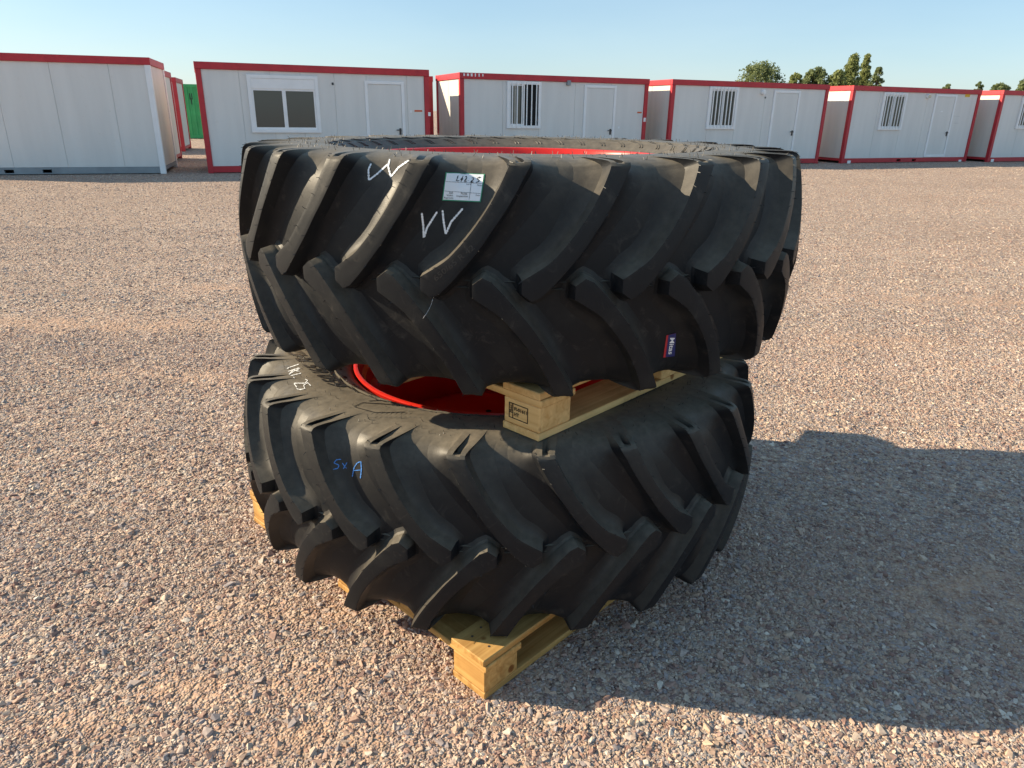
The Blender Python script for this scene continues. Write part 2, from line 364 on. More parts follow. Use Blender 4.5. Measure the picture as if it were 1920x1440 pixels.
def build_gravel():
    P = []; S = []
    def zone(n, fx, fy, smin, smax, thin, pw=1.0):
        x = fx(n); y = fy(n, x)
        keep = RNG.random(n) > thin * dirt_mask(x, y)
        if smin > .0050:      # coarse stones lie in loose bands left by passing vehicles
            w_ = y - .32 * x + .25 * np.sin(x * 1.3 + .8 * y); band = .5 + .5 * np.sin(w_ * 5.2 + 1.4 * np.sin(w_ * 1.9)) * np.cos(w_ * 2.3 + .4 * x)
            keep &= RNG.random(n) > .55 * band
        x, y = x[keep], y[keep]; k = len(x)
        s = smin * (smax / smin) ** (RNG.random(k) ** pw)
        P.append(np.stack([x, y, relief(x, y) - s * RNG.uniform(.05, .38, k)], 1)); S.append(s)
    def wedge(y0, y1, pad):
        def fx(n): return RNG.random(n)
        def fy(n, u):
            y = np.sqrt(RNG.random(n) * (y1 ** 2 - y0 ** 2) + y0 ** 2)
            u[:] = (u * 2 - 1) * (y * .80 + pad)
            return y
        return fx, fy
    zone(115000, *wedge(.75, 2.6, .5), .0024, .0058, .90)
    zone(34000, *wedge(.75, 2.6, .5), .0058, .0115, .97, 1.2)
    zone(3600, *wedge(.75, 2.6, .5), .0100, .0175, .75, 1.5)
    zone(260, *wedge(.75, 2.6, .5), .015, .022, .6, 1.6)
    zone(90000, *wedge(2.6, 5.2, .5), .0040, .0085, .92)
    zone(34000, *wedge(2.6, 5.2, .5), .0078, .0140, .85, 1.4)
    zone(1300, *wedge(2.6, 5.2, .5), .012, .018, .8, 1.5)
    zone(95000, *wedge(5.2, 10, .3), .0070, .0140, .7, 1.3)
    zone(3500, *wedge(5.2, 10, .3), .0130, .0190, .7, 1.3)
    zone(75000, *wedge(10, 18, .3), .0105, .0170, .5, 1.3)
    zone(50000, *wedge(18, 30, .3), .0140, .0220, .5, 1.3)
    P_ = np.concatenate(P); S_ = np.concatenate(S)
    # nothing under the pallet blocks and runners of the lower pallet
    A0 = np.array(PAL1[:2]); e1 = np.array([math.cos(PAL1[2]), math.sin(PAL1[2])]); e2 = np.array([-e1[1], e1[0]])
    q = P_[:, :2] - A0; qa = q @ e1; qb = q @ e2
    inside = (qa > -.004) & (qa < PLX + .004) & (qb > -.004) & (qb < PLY + .004)
    run = inside & ((qb < .15) | (qb > PLY - .15) | (abs(qb - PLY / 2) < .08))
    P_ = P_[~run]; S_ = S_[~run]; n = len(P_)
    me = bpy.data.meshes.new('gravel'); me.vertices.add(n); me.vertices.foreach_set('co', P_.astype(np.float32).ravel())
    asp = RNG.uniform(.62, 1.25, (n, 3)); asp[:, 2] *= RNG.uniform(.42, .80, n)
    at = me.attributes.new('scl', 'FLOAT_VECTOR', 'POINT'); at.data.foreach_set('vector', (asp * S_[:, None]).astype(np.float32).ravel())
    rot = np.stack([RNG.normal(0, .30, n), RNG.normal(0, .30, n), RNG.uniform(0, 6.283, n)], 1)
    at = me.attributes.new('rot', 'FLOAT_VECTOR', 'POINT'); at.data.foreach_set('vector', rot.astype(np.float32).ravel())
    at = me.attributes.new('rnd', 'FLOAT', 'POINT'); at.data.foreach_set('value', RNG.random(n).astype(np.float32))
    tint = soft(P_[:, 0], P_[:, 1]) * .7 + .25 * dirt_mask(P_[:, 0], P_[:, 1])
    at = me.attributes.new('tint', 'FLOAT', 'POINT'); at.data.foreach_set('value', np.clip(tint, 0, 1).astype(np.float32))
    NV = 14
    at = me.attributes.new('pick', 'INT', 'POINT'); at.data.foreach_set('value', RNG.integers(0, NV, n).astype(np.int32))
    o = add('gravel', me); tag(o, 'loose crushed stone gravel covering the yard', kind='stuff')
    me.materials.append(MAT['stone'])
    g = bpy.data.node_groups.new('gravel_scatter', 'GeometryNodeTree')
    g.interface.new_socket('Geometry', in_out='INPUT', socket_type='NodeSocketGeometry')
    g.interface.new_socket('Geometry', in_out='OUTPUT', socket_type='NodeSocketGeometry')
    N = g.nodes; gi = N.new('NodeGroupInput'); go = N.new('NodeGroupOutput')
    join = N.new('GeometryNodeJoinGeometry')
    for k in range(NV):
        pt = N.new('GeometryNodePoints'); pt.inputs['Count'].default_value = 16 + k % 6
        rv = N.new('FunctionNodeRandomValue'); rv.data_type = 'FLOAT_VECTOR'
        rv.inputs[0].default_value = (-1, -1, -1); rv.inputs[1].default_value = (1, 1, 1)
        rv.inputs['Seed'].default_value = 31 + 7 * k
        g.links.new(rv.outputs[0], pt.inputs['Position'])
        ch = N.new('GeometryNodeConvexHull'); g.links.new(pt.outputs[0], ch.inputs[0])
        sm = N.new('GeometryNodeSetMaterial'); sm.inputs['Material'].default_value = MAT['stone']
        g.links.new(ch.outputs[0], sm.inputs[0])
        ti = N.new('GeometryNodeGeometryToInstance'); g.links.new(sm.outputs[0], ti.inputs[0])
        g.links.new(ti.outputs[0], join.inputs[0])
    def attr(nm, ty):
        a = N.new('GeometryNodeInputNamedAttribute'); a.data_type = ty; a.inputs['Name'].default_value = nm; return a.outputs[0]
    iop = N.new('GeometryNodeInstanceOnPoints')
    g.links.new(gi.outputs[0], iop.inputs['Points']); g.links.new(join.outputs[0], iop.inputs['Instance'])
    iop.inputs['Pick Instance'].default_value = True
    g.links.new(attr('pick', 'INT'), iop.inputs['Instance Index'])
    g.links.new(attr('rot', 'FLOAT_VECTOR'), iop.inputs['Rotation'])
    g.links.new(attr('scl', 'FLOAT_VECTOR'), iop.inputs['Scale'])
    g.links.new(iop.outputs[0], go.inputs[0])
    md = o.modifiers.new('scatter', 'NODES'); md.node_group = g

# pallets: corner nearest the camera (x, y), heading of the runners, height of the underside
PLX, PLY = 1.36, 1.37
PAL1 = (-.064, 1.592, rad(46.5), 0.0)
PAL2 = (.076, 1.765, rad(46.6), .744)

# ------------------------------------------------------------------ site cabins
def cabin(name, label, p0, ang, L, H=2.63, D=2.44, front=None, post='red', beam='red', floor='red', seams=(), group='cabins in a row behind the tyres', endseam=True):
    """p0: front left corner on the ground; the front runs along +x, the depth along +y (local)."""
    t = thing(name, label, 'cabin', (p0[0], p0[1], 0), ang, group)
    pw, rb, fb = .13, .165, .17
    # floor beams, the front one with two forklift pockets
    cx = L / 2; pk = [(cx - .50, cx - .30), (cx + .30, cx + .50)]
    m = MB(); xs = [pw] + [q for p in pk for q in p] + [L - pw]
    for a, b in zip(xs[::2], xs[1::2]): m.box(a, b, .015, .09, 0.02, fb)
    for a, b in pk: m.box(a, b, .016, .089, .125, fb - .001); m.box(a, b, .016, .089, 0.021, .045)
    m.build('floor_beam', floor, t)
    box('floor_beam', floor, t, pw, L - pw, D - .09, D - .015, .02, fb)
    box('floor_beam', floor, t, .015, .09, pw, D - pw, .085, fb); box('floor_beam', floor, t, L - .09, L - .015, pw, D - pw, .085, fb)
    box('floor_deck', 'dark', t, .1, L - .1, .1, D - .1, .13, .165)
    for x in (0, L - pw):
        for y in (0, D - pw): box('corner_post', post, t, x, x + pw, y, y + pw, 0, H - rb, .006)
    for y in (-.012, D - pw + .012): box('roof_beam', beam, t, -.012, L + .012, y, y + pw, H - rb + .001, H, .006)
    for x in (-.012, L - pw + .012): box('roof_beam', beam, t, x, x + pw, pw - .011, D - pw + .011, H - rb + .001, H - .003, .006)
    box('roof', 'greybeam', t, .119, L - .119, .119, D - .119, H - .05, H - .03)
    # front wall panels between the posts
    ed = [pw] + sorted(s for s in seams if pw + .1 < s < L - pw - .1) + [L - pw]
    for a, b in zip(ed, ed[1:]): box('wall_panel', 'panel', t, a + .0028, b - .0028, .035, .085, fb + .002, H - rb - .001, .004)
    box('wall_core', 'seam', t, pw, L - pw, .05, .08, fb + .01, H - rb - .01)
    for a, b in ((pw, D / 2), (D / 2, D - pw)):
        for x in (.03, L - .08): box('wall_panel', 'panel_end', t, x, x + .05, a + .004, b - .004, fb + .002, H - rb - .001, .004)
    box('wall_panel', 'panel', t, pw, L - pw, D - .08, D - .03, fb + .002, H - rb - .001)
    return t
def local(t_loc, ang, px, py):
    """pixel -> (x, z) on the front plane of a cabin"""
    n = Vector((math.sin(ang), -math.cos(ang), 0)); p0 = Vector((t_loc[0], t_loc[1], 0)); d = ray(px, py)
    k = (p0 - CAM).dot(n) / d.dot(n); p = CAM + d * k - p0
    return p.x * math.cos(ang) + p.y * math.sin(ang), p.z
def ring(m, x0, x1, z0, z1, w, y0, y1, top=None):
    tw = top or w
    m.box(x0, x0 + w, y0, y1, z0, z1); m.box(x1 - w, x1, y0, y1, z0, z1)
    m.box(x0 + w, x1 - w, y0 + .001, y1, z0, z0 + w); m.box(x0 + w, x1 - w, y0 + .001, y1, z1 - tw, z1)
def window(t, x0, x1, z0, z1, bars=0, shutter=0, split=.5, open_right=False):
    w = box('window', 'dark', t, x0 + .03, x1 - .03, .030, .0345, z0 + .03, z1 - .03)
    m = MB(); ring(m, x0, x1, z0, z1, .085, -.022, .034); m.build('frame', 'white_metal', w, .003)
    zt = z1 - .085
    if shutter:
        box('shutter_box', 'white_metal', w, x0 + .086, x1 - .086, -.010, .033, zt - shutter, zt - .002, .003); zt -= shutter
    xa, xb, za = x0 + .085, x1 - .085, z0 + .085; xm = xa + (xb - xa) * split
    for k, (a, b) in enumerate(((xa, xm), (xm, xb))):
        if k == 1 and open_right: continue
        m = MB(); ring(m, a + .001, b - .001, za, zt, .045, .002 + .006 * k, .028); m.build('sash', 'white_metal', w)
        box('pane', 'glass', w, a + .046, b - .046, .020, .025, za + .046, zt - .046)
    if open_right: box('curtain', 'curtain', w, xa + .16, xa + .22, .014, .018, za + .05, zt - .05)
    for k in range(bars):
        x = xa + (xb - xa) * (k + .5) / bars
        box('bar', 'white_metal', w, x - .016, x + .016, -.040, -.024, z0 + .03, z1 - .02)
    return w
def door(t, x0, x1, z1, z0=.19, hz=1.05):
    d = box('door', 'panel', t, x0 + .085, x1 - .085, .014, .0345, z0 + .06, z1 - .085, .003)
    m = MB(); ring(m, x0, x1, z0, z1, .08, -.004, .034); m.build('frame', 'white_metal', d, .003)
    m = MB(); m.box(x1 - .17, x1 - .115, -.006, .014, hz - .10, hz + .07); m.box(x1 - .26, x1 - .12, -.045, -.025, hz + .01, hz + .035); m.box(x1 - .15, x1 - .13, -.03, -.005, hz + .012, hz + .033)
    m.build('handle', 'handle', d)
    return d
def lamp(t, x, z, mat='lamp_glass'):
    l = MB().cyl((x, -.05, z), 'y', .085, .085, 18).build('lamp', 'white_metal', t)
    MB().cyl((x, -.075, z), 'y', .062, .026, 18).build('lamp_glass', mat, l)
def spot(name, mat, t, loc, ang, px, py, w, h, y=.028):
    x, z = local(loc, ang, px, py); return box(name, mat, t, x - w / 2, x + w / 2, y, y + .0065, z - h / 2, z + h / 2)

ROW = rad(22.3); HC = 2.63
def corner(px, py): p = on_z(px, py, HC); return (p.x, p.y)
def length_to(p0, ang, px, py):
    d = ray(px, py); n = Vector((-math.sin(ang), math.cos(ang)))
    # horizontal: p0 + s*e on the vertical plane through the ray
    e = Vector((math.cos(ang), math.sin(ang))); h = Vector((d.x, d.y))
    den = e.x * h.y - e.y * h.x; return -(p0[0] * h.y - p0[1] * h.x) / den

# second from the left, sliding window and door
p2 = corner(363, 114.7); a2 = rad(22.6); L2 = length_to(p2, a2, 803.5, 131)
C2 = cabin('site_cabin', 'white cabin with wide sliding window under a roller shutter box and red frame', p2, a2, L2, HC, seams=(1.0, 1.75, 2.5, 3.35, 4.2, 5.3))
xa, za = local(p2, a2, 461, 139); xb, zb = local(p2, a2, 603, 249)
window(C2, xa, xb, zb, za, 0, .24)
xa, za = local(p2, a2, 683, 151); xb, zb = local(p2, a2, 757, 152); door(C2, xa, xb, za)
spot('orange_strip', 'orange', C2, p2, a2, 785, 208, .22, .045); spot('switch_box', 'white_metal', C2, p2, a2, 771, 209, .05, .06)
spot('post_label', 'white_metal', C2, p2, a2, 805, 214, .07, .10, -.007); spot('sensor', 'handle', C2, p2, a2, 624, 157, .05, .06, .02)
# third
p3 = corner(862, 135.5); a3 = rad(22.3); L3 = length_to(p3, a3, 1218, 148)
C3 = cabin('site_cabin', 'white cabin with half open barred window showing black inside, red frame', p3, a3, L3, HC, seams=(1.35, 2.55, 3.75, 5.0))
xa, za = local(p3, a3, 951, 151.5); xb, zb = local(p3, a3, 1013, 241)
window(C3, xa, xb, zb, za, 6, 0, .52, True)
xa, za = local(p3, a3, 1097, 159); xb, zb = local(p3, a3, 1157, 160); door(C3, xa, xb, za)
spot('orange_strip', 'orange', C3, p3, a3, 1200, 211, .16, .045); spot('post_label', 'white_metal', C3, p3, a3, 1208.5, 224.5, .08, .12, -.007)
x, z = local(p3, a3, 1066, 155); box('lamp', 'greybeam', C3, x - .06, x + .06, -.06, .034, z - .08, z + .06, .01)
spot('switch_box', 'white_metal', C3, p3, a3, 1161, 239, .06, .06)
for px in (870, 877, 884, 891, 898, 905): spot('roof_marking', 'white_metal', C3, p3, a3, px, 140 + (px - 870) * .03, random.uniform(.03, .08), random.uniform(.06, .11), -.0195)
# fourth
p4 = corner(1262, 148.3); a4 = rad(22.3); L4 = length_to(p4, a4, 1556.7, 159.8)
C4 = cabin('site_cabin', 'white cabin with closed barred window, first one right of the half open window cabin', p4, a4, L4, HC, seams=(1.5, 2.6, 3.75, 5.05))
xa, za = local(p4, a4, 1331.7, 162); xb, zb = local(p4, a4, 1377, 242.5); window(C4, xa, xb, zb, za, 7)
xa, za = local(p4, a4, 1453, 169); xb, zb = local(p4, a4, 1502.7, 170); door(C4, xa, xb, za)
x, z = local(p4, a4, 1431, 173); lamp(C4, x, z, 'white_metal'); spot('cable_outlet', 'handle', C4, p4, a4, 1436, 183, .05, .05, .02)
# fifth
p5 = corner(1602, 160); a5 = rad(22.5); L5 = length_to(p5, a5, 1842, 169)
C5 = cabin('site_cabin', 'white cabin with barred window, round wall lamp and yellow sign beside its door', p5, a5, L5, HC, seams=(1.35, 2.6, 3.75, 5.1))
xa, za = local(p5, a5, 1658.5, 173); xb, zb = local(p5, a5, 1689, 244); window(C5, xa, xb, zb, za, 7)
xa, za = local(p5, a5, 1756.5, 176.5); xb, zb = local(p5, a5, 1796, 178.5); door(C5, xa, xb, za)
x, z = local(p5, a5, 1741, 181); lamp(C5, x, z)
spot('yellow_sign', 'yellow', C5, p5, a5, 1816, 178, .26, .15); spot('door_plate', 'white_metal', C5, p5, a5, 1766, 209, .12, .05, .006)
spot('corner_plate', 'white_metal', C5, p5, a5, 1592, 304, .16, .11, .006); spot('corner_plate', 'white_metal', C5, p5, a5, 1800, 302, .15, .10, .006)
spot('wall_mark', 'seam', C5, p5, a5, 1796, 218, .28, .015); spot('wall_mark', 'seam', C5, p5, a5, 1794, 231, .28, .015)
# sixth, cut by the right edge
p6 = corner(1883.5, 169); a6 = rad(22.3)
C6 = cabin('site_cabin', 'white cabin cut off by the right edge of the picture, red frame', p6, a6, 6.4, HC, seams=(1.35, 2.6, 3.75, 5.1))
xa, za = local(p6, a6, 1919, 180); window(C6, xa, xa + 1.15, za - 1.2, za, 7)
spot('corner_plate', 'white_metal', C6, p6, a6, 1861, 301, .16, .11, .006)
# first, blank long wall at the left edge, grey base and white posts
q1 = on_z(312, 326, 0); a1 = rad(17.5); L1 = 6.06
p1 = (q1.x - L1 * math.cos(a1), q1.y - L1 * math.sin(a1))
sx = []
for px, py in ((88.7, 117.5), (201, 121)): sx.append(local(p1, a1, px, py)[0])
C1 = cabin('site_cabin', 'blank windowless white cabin with grey base and white posts at the left edge', p1, a1, L1, HC + .05, seams=sx + [sx[0] - 1.15, sx[0] - 2.3, .6], post='white_metal', floor='greybeam')
# cabins behind
def back_cabin(px, py, ang, label, L=6.06, h=0.0):
    q = on_z(px, py, h); return cabin('site_cabin', label, (q.x - L * math.cos(ang), q.y - L * math.sin(ang)), ang, L, 2.6, group='cabins standing behind the front row')
back_cabin(326, 306, rad(18), 'white cabin end with red posts directly behind the blank windowless cabin')
back_cabin(348, 284, rad(18), 'farthest white cabin with red posts left of the green container')
q = on_z(811, 143, 2.6); cabin('site_cabin', 'red posted cabin peeking out behind the sliding window cabin', (q.x - 6.06 * math.cos(a2), q.y - 6.06 * math.sin(a2)), a2, 6.06, 2.6, group='cabins standing behind the front row')

# green corrugated shipping container far behind
def green_container():
    q = on_z(345, 260, 0); ang = rad(20)
    t = thing('shipping_container', 'green corrugated shipping container seen through the gap between cabins', 'container', (q.x, q.y, 0), ang)
    L, H, D = 6.06, (on_z(334, 157, 1).y and 3.05), 2.44
    d = ray(334, 157); k = math.hypot(q.x, q.y) / math.hypot(d.x, d.y); H = CAMH + d.z * k
    m = MB(); pts = []; x = .12; dep = .045
    prof = []
    while x < L - .12:
        prof += [(x, .03), (x + .08, .03), (x + .12, .03 + dep), (x + .20, .03 + dep)]; x += .27
    b = len(m.v)
    for (x, y) in prof: m.v += [(x, y, .16), (x, y, H - .14)]
    for i in range(len(prof) - 1): m.f.append((2 * i, 2 * i + 2, 2 * i + 3, 2 * i + 1))
    m.build('corrugated_side', 'green', t)
    for x in (0, L - .13): 
        for y in (0, D - .13): box('corner_post', 'green', t, x, x + .13, y, y + .13, 0, H, .006)
    for y in (0.01, D - .11):
        box('rail', 'green', t, .13, L - .13, y, y + .1, H - .14, H - .004); box('rail', 'green', t, .13, L - .13, y, y + .1, .02, .16)
    box('end_wall', 'green', t, .03, .07, .13, D - .13, .1, H - .05); box('end_wall', 'green', t, L - .07, L - .03, .13, D - .13, .1, H - .05)
    box('back_wall', 'green', t, .13, L - .13, D - .07, D - .03, .16, H - .14); box('roof', 'green', t, .05, L - .05, .11, D - .11, H - .07, H - .03)
    for k in range(3): box('lettering_mark', 'black_ink', t, .55 + .05 * k, .59 + .05 * k, .018, .024, H - .75 - .25 * (k % 2), H - .45 - .25 * (k % 2))
green_container()

# ------------------------------------------------------------------ trees
def tree(label, px0, px1, ytop, dist, leaf, kind, seed):
    rs = np.random.default_rng(seed); pr = random.Random(seed)
    d0 = ray((px0 + px1) / 2, 217); k = dist / math.hypot(d0.x, d0.y); bx, by = d0.x * k, d0.y * k
    d1 = ray((px0 + px1) / 2, ytop); top = CAMH + d1.z * dist / math.hypot(d1.x, d1.y)
    ra, rb_ = ray(px0, 190), ray(px1, 190); wid = dist * abs(math.atan2(ra.x, ra.y) - math.atan2(rb_.x, rb_.y))
    t = thing('tree', label, 'tree', (bx, by, 0), 0, 'trees beyond the cabins')
    hw = wid / 2
    z0 = top * (.22 if kind != 'poplar' else .12)
    # clumps
    def width(h):          # half width of the crown at relative height h
        if kind == 'poplar': return hw * (.55 + .45 * math.sin(math.pi * min(1, h * 1.1 + .12))) * min(1, (1.02 - h) * 4.5) ** .6
        if kind == 'open': return hw * 1.2 * max(.08, (1.03 - h)) ** .62
        return hw * math.sqrt(max(.03, 1 - abs(h * 1.12 - .12) ** 4.5))
    cl = []; n = {'broad': 170, 'poplar': 240, 'small': 80, 'open': 75}[kind]
    for i in range(n):
        h = rs.random() ** .9; w = width(h); a = rs.random() * 6.283; r = w * math.sqrt(rs.random())
        cr = hw * rs.uniform(.11, .25) * (1.2 if kind == 'poplar' else 1)
        cl.append((r * .92 * math.cos(a), r * .92 * math.sin(a), z0 + (top - z0 - cr * .6) * h, cr))
    v = []; f = []; tone = []
    per = 62 if kind != 'open' else 55
    for cx, cy, cz, cr in cl:
        ct = rs.random()
        for _ in range(per):
            dv = rs.normal(size=3); dv /= np.linalg.norm(dv); rr = cr * 1.25 * (rs.random() ** .6)
            c = np.array([cx, cy, cz]) + dv * rr * np.array([1, 1, .9])
            a = rs.normal(size=3); a /= np.linalg.norm(a); b2 = np.cross(a, rs.normal(size=3)); b2 /= np.linalg.norm(b2)
            s_ = rs.uniform(.08, .19); b = len(v)
            v += [tuple(c + a * s_), tuple(c + b2 * s_ * .6), tuple(c - a * s_), tuple(c - b2 * s_ * .6)]; f.append((b, b + 1, b + 2, b + 3))
            tone.append(np.clip(.5 * ct + .5 * rs.random(), 0, 1))
    me = pymesh('crown', v, f); at = me.attributes.new('tone', 'FLOAT', 'FACE'); at.data.foreach_set('value', np.array(tone, np.float32))
    add('crown', me, t, leaf)
    # trunk with limbs
    v = []; f = []
    def limb(p, q, r0, r1, n=7):
        p, q = Vector(p), Vector(q); d = (q - p).normalized(); s_ = d.orthogonal().normalized(); w = d.cross(s_); b = len(v)
        for (c, r) in ((p, r0), (p.lerp(q, .5) + s_ * r0 * .6, (r0 + r1) / 2), (q, r1)):
            for i in range(n): v.append(tuple(c + (s_ * math.cos(6.283 * i / n) + w * math.sin(6.283 * i / n)) * r))
        for k in (0, 1):
            for i in range(n): f.append((b + k * n + i, b + k * n + (i + 1) % n, b + (k + 1) * n + (i + 1) % n, b + (k + 1) * n + i))
    limb((0, 0, 0), (0, 0, top * .75), .24, .07)
    for c in cl[:14]:
        zz = max(top * .2, c[2] * .7); limb((0, 0, zz), (c[0], c[1], c[2]), .08, .025)
    add('trunk', pymesh('trunk', v, f, 40), t, 'bark')
TR = [('broad rounded oak like tree standing apart, left of the other trees', 1366, 1470, 117, 105, 'leaf_a', 'broad', 3),
      ('low pale green tree beside the rounded oak like tree', 1466, 1500, 137, 112, 'leaf_b', 'small', 4),
      ('bushy dark green tree with a pointed top behind the barred window cabin', 1488, 1552, 127, 105, 'leaf_a', 'broad', 5),
      ('short rounded tree leaning against the tall poplar on its left', 1540, 1580, 131, 104, 'leaf_b', 'broad', 6),
      ('tall dense poplar, the highest tree', 1560, 1607, 102, 112, 'leaf_b', 'poplar', 7),
      ('slender poplar right beside the highest poplar', 1592, 1624, 102, 116, 'leaf_b', 'poplar', 8),
      ('sparse dark tree with a pointed top right of the two poplars', 1612, 1652, 126, 108, 'leaf_a', 'open', 9),
      ('small round tree top just showing over the yellow sign cabin', 1752, 1778, 158, 120, 'leaf_a', 'small', 10),
      ('tiny tree top over the right end of the yellow sign cabin', 1811, 1835, 154, 125, 'leaf_a', 'small', 11),
      ('low wide dark tree top above the gap by the rightmost cabin', 1838, 1888, 156, 122, 'leaf_a', 'broad', 12),
      ('green tree cut by the right edge of the picture above the roofs', 1890, 1936, 141, 110, 'leaf_a', 'broad', 13)]
for a in TR: tree(*a)

# ------------------------------------------------------------------ pallets
def pallet(label, spec, rough_seed, wood='wood'):
    x, y, ang, z = spec
    pr = random.Random(rough_seed)
    t = thing('wooden_pallet', label, 'pallet', (x, y, z), ang, 'wooden pallets under the wheels')
    W = PLX; V = PLY; bw = .145; bxs = [0, W / 2 - bw / 2, W - bw]; by = [0, V / 2 - bw / 2, V - bw]
    j = lambda s=.002: pr.uniform(-s, s)
    for b in by: box('runner', wood + '_x', t, .001, W - .001, b + .002, b + bw - .004, 0, .022, .0025)
    for bx in bxs:
        for b in by: box('block', wood + '_y', t, bx + .004 + j(), bx + bw - .006 + j(), b + .003 + j(), b + bw - .006 + j(), .0222, .0998, .004)
    for bx in bxs: box('stringer', wood + '_y', t, bx + j(), bx + bw + .003, -.004, V + .004, .100, .1218, .0025)
    n = 6; wd_ = .140; gap = (V - n * wd_) / (n - 1)
    for k in range(n):
        b = k * (wd_ + gap) + (j(.004) if 0 < k < n - 1 else 0)
        box('deck_board', wood + '_x', t, -.003 + j(), W + .003 + j(), b + .001, b + wd_, .122, .144, .0025)
    for (bx, b) in ((.05, .035), (.09, .11), (.045, .10), (.11, .045)):
        MB().cyl((bx, b, .1435), 'z', .004, .0012, 8).build('nail', 'nail', t)
    return t
PALLET1 = pallet('pale wooden pallet standing on the gravel under the lower wheel', PAL1, 3)
PALLET2 = pallet('pale wooden pallet with burnt stamp, sandwiched between the two wheels', PAL2, 4, 'fresh')

# ------------------------------------------------------------------ wheels
NL = 24
QP = np.array([0, .05, .1, .15, .2, .24, .27, .287, .297, .31, .33, .35, .38, .42])
FR = np.array([.904, .9035, .900, .894, .885, .875, .862, .852, .845, .837, .822, .805, .778, .735])
FZ = np.array([0, .05, .1, .149, .196, .230, .252, .264, .271, .279, .2865, .2915, .2965, .2995])
TRr = np.array([.957, .956, .9526, .947, .9395, .932, .9255, .9205, .912, .900, .878, .853, .808, .735])
TZ = np.array([0, .05, .1, .15, .2, .24, .270, .286, .2935, .2970, .2985, .2990, .2993, .2992])
def FT(q):
    s = 1 if q >= 0 else -1; a = abs(q)
    return (float(np.interp(a, QP, FR)), s * float(np.interp(a, QP, FZ))), (float(np.interp(a, QP, TRr)), s * float(np.interp(a, QP, TZ)))
LEFT = [(-.010, -16.0), (.023, -16.0), (.048, -13.6), (.071, -11.7), (.115, -9.3), (.16, -7.25), (.20, -5.7), (.24, -4.4), (.270, -3.55), (.287, -3.15), (.297, -3.10), (.31, -3.3), (.33, -3.75), (.35, -4.3), (.38, -5.2), (.41, -6.2)]
RIGHT = [(-.028, -14.5), (-.018, -13.2), (.012, -11.4), (.040, -9.9), (.092, -7.3), (.138, -5.4), (.178, -3.75), (.222, -2.15), (.262, -.85), (.285, -.1), (.297, .05), (.31, .0), (.33, -.2), (.35, -.5), (.38, -1.0), (.41, -1.6)]
def dense(pts, k):
    p = np.array(pts); n = len(p); out = []
    for i in range(n - 1):
        p0 = p[max(i - 1, 0)]; p1 = p[i]; p2 = p[i + 1]; p3 = p[min(i + 2, n - 1)]
        if i <= 1: p0 = p1 - (p2 - p1)
        for u in np.arange(k) / k:
            if i == 0: out.append(p1 + (p2 - p1) * u); continue
            out.append(.5 * ((2 * p1) + (-p0 + p2) * u + (2 * p0 - 5 * p1 + 4 * p2 - p3) * u * u + (-p0 + 3 * p1 - 3 * p2 + p3) * u ** 3))
    out.append(p[-1]); return np.array(out)
RREF = .945
def lug_point(dirn, side, a_deg, q, s):
    (fr, fz), (tr, tz) = FT(q)
    r = fr + s * (tr - fr); z = fz + s * (tz - fz); th = rad(a_deg) * dirn
    return (r * math.cos(th), r * math.sin(th), z * side)
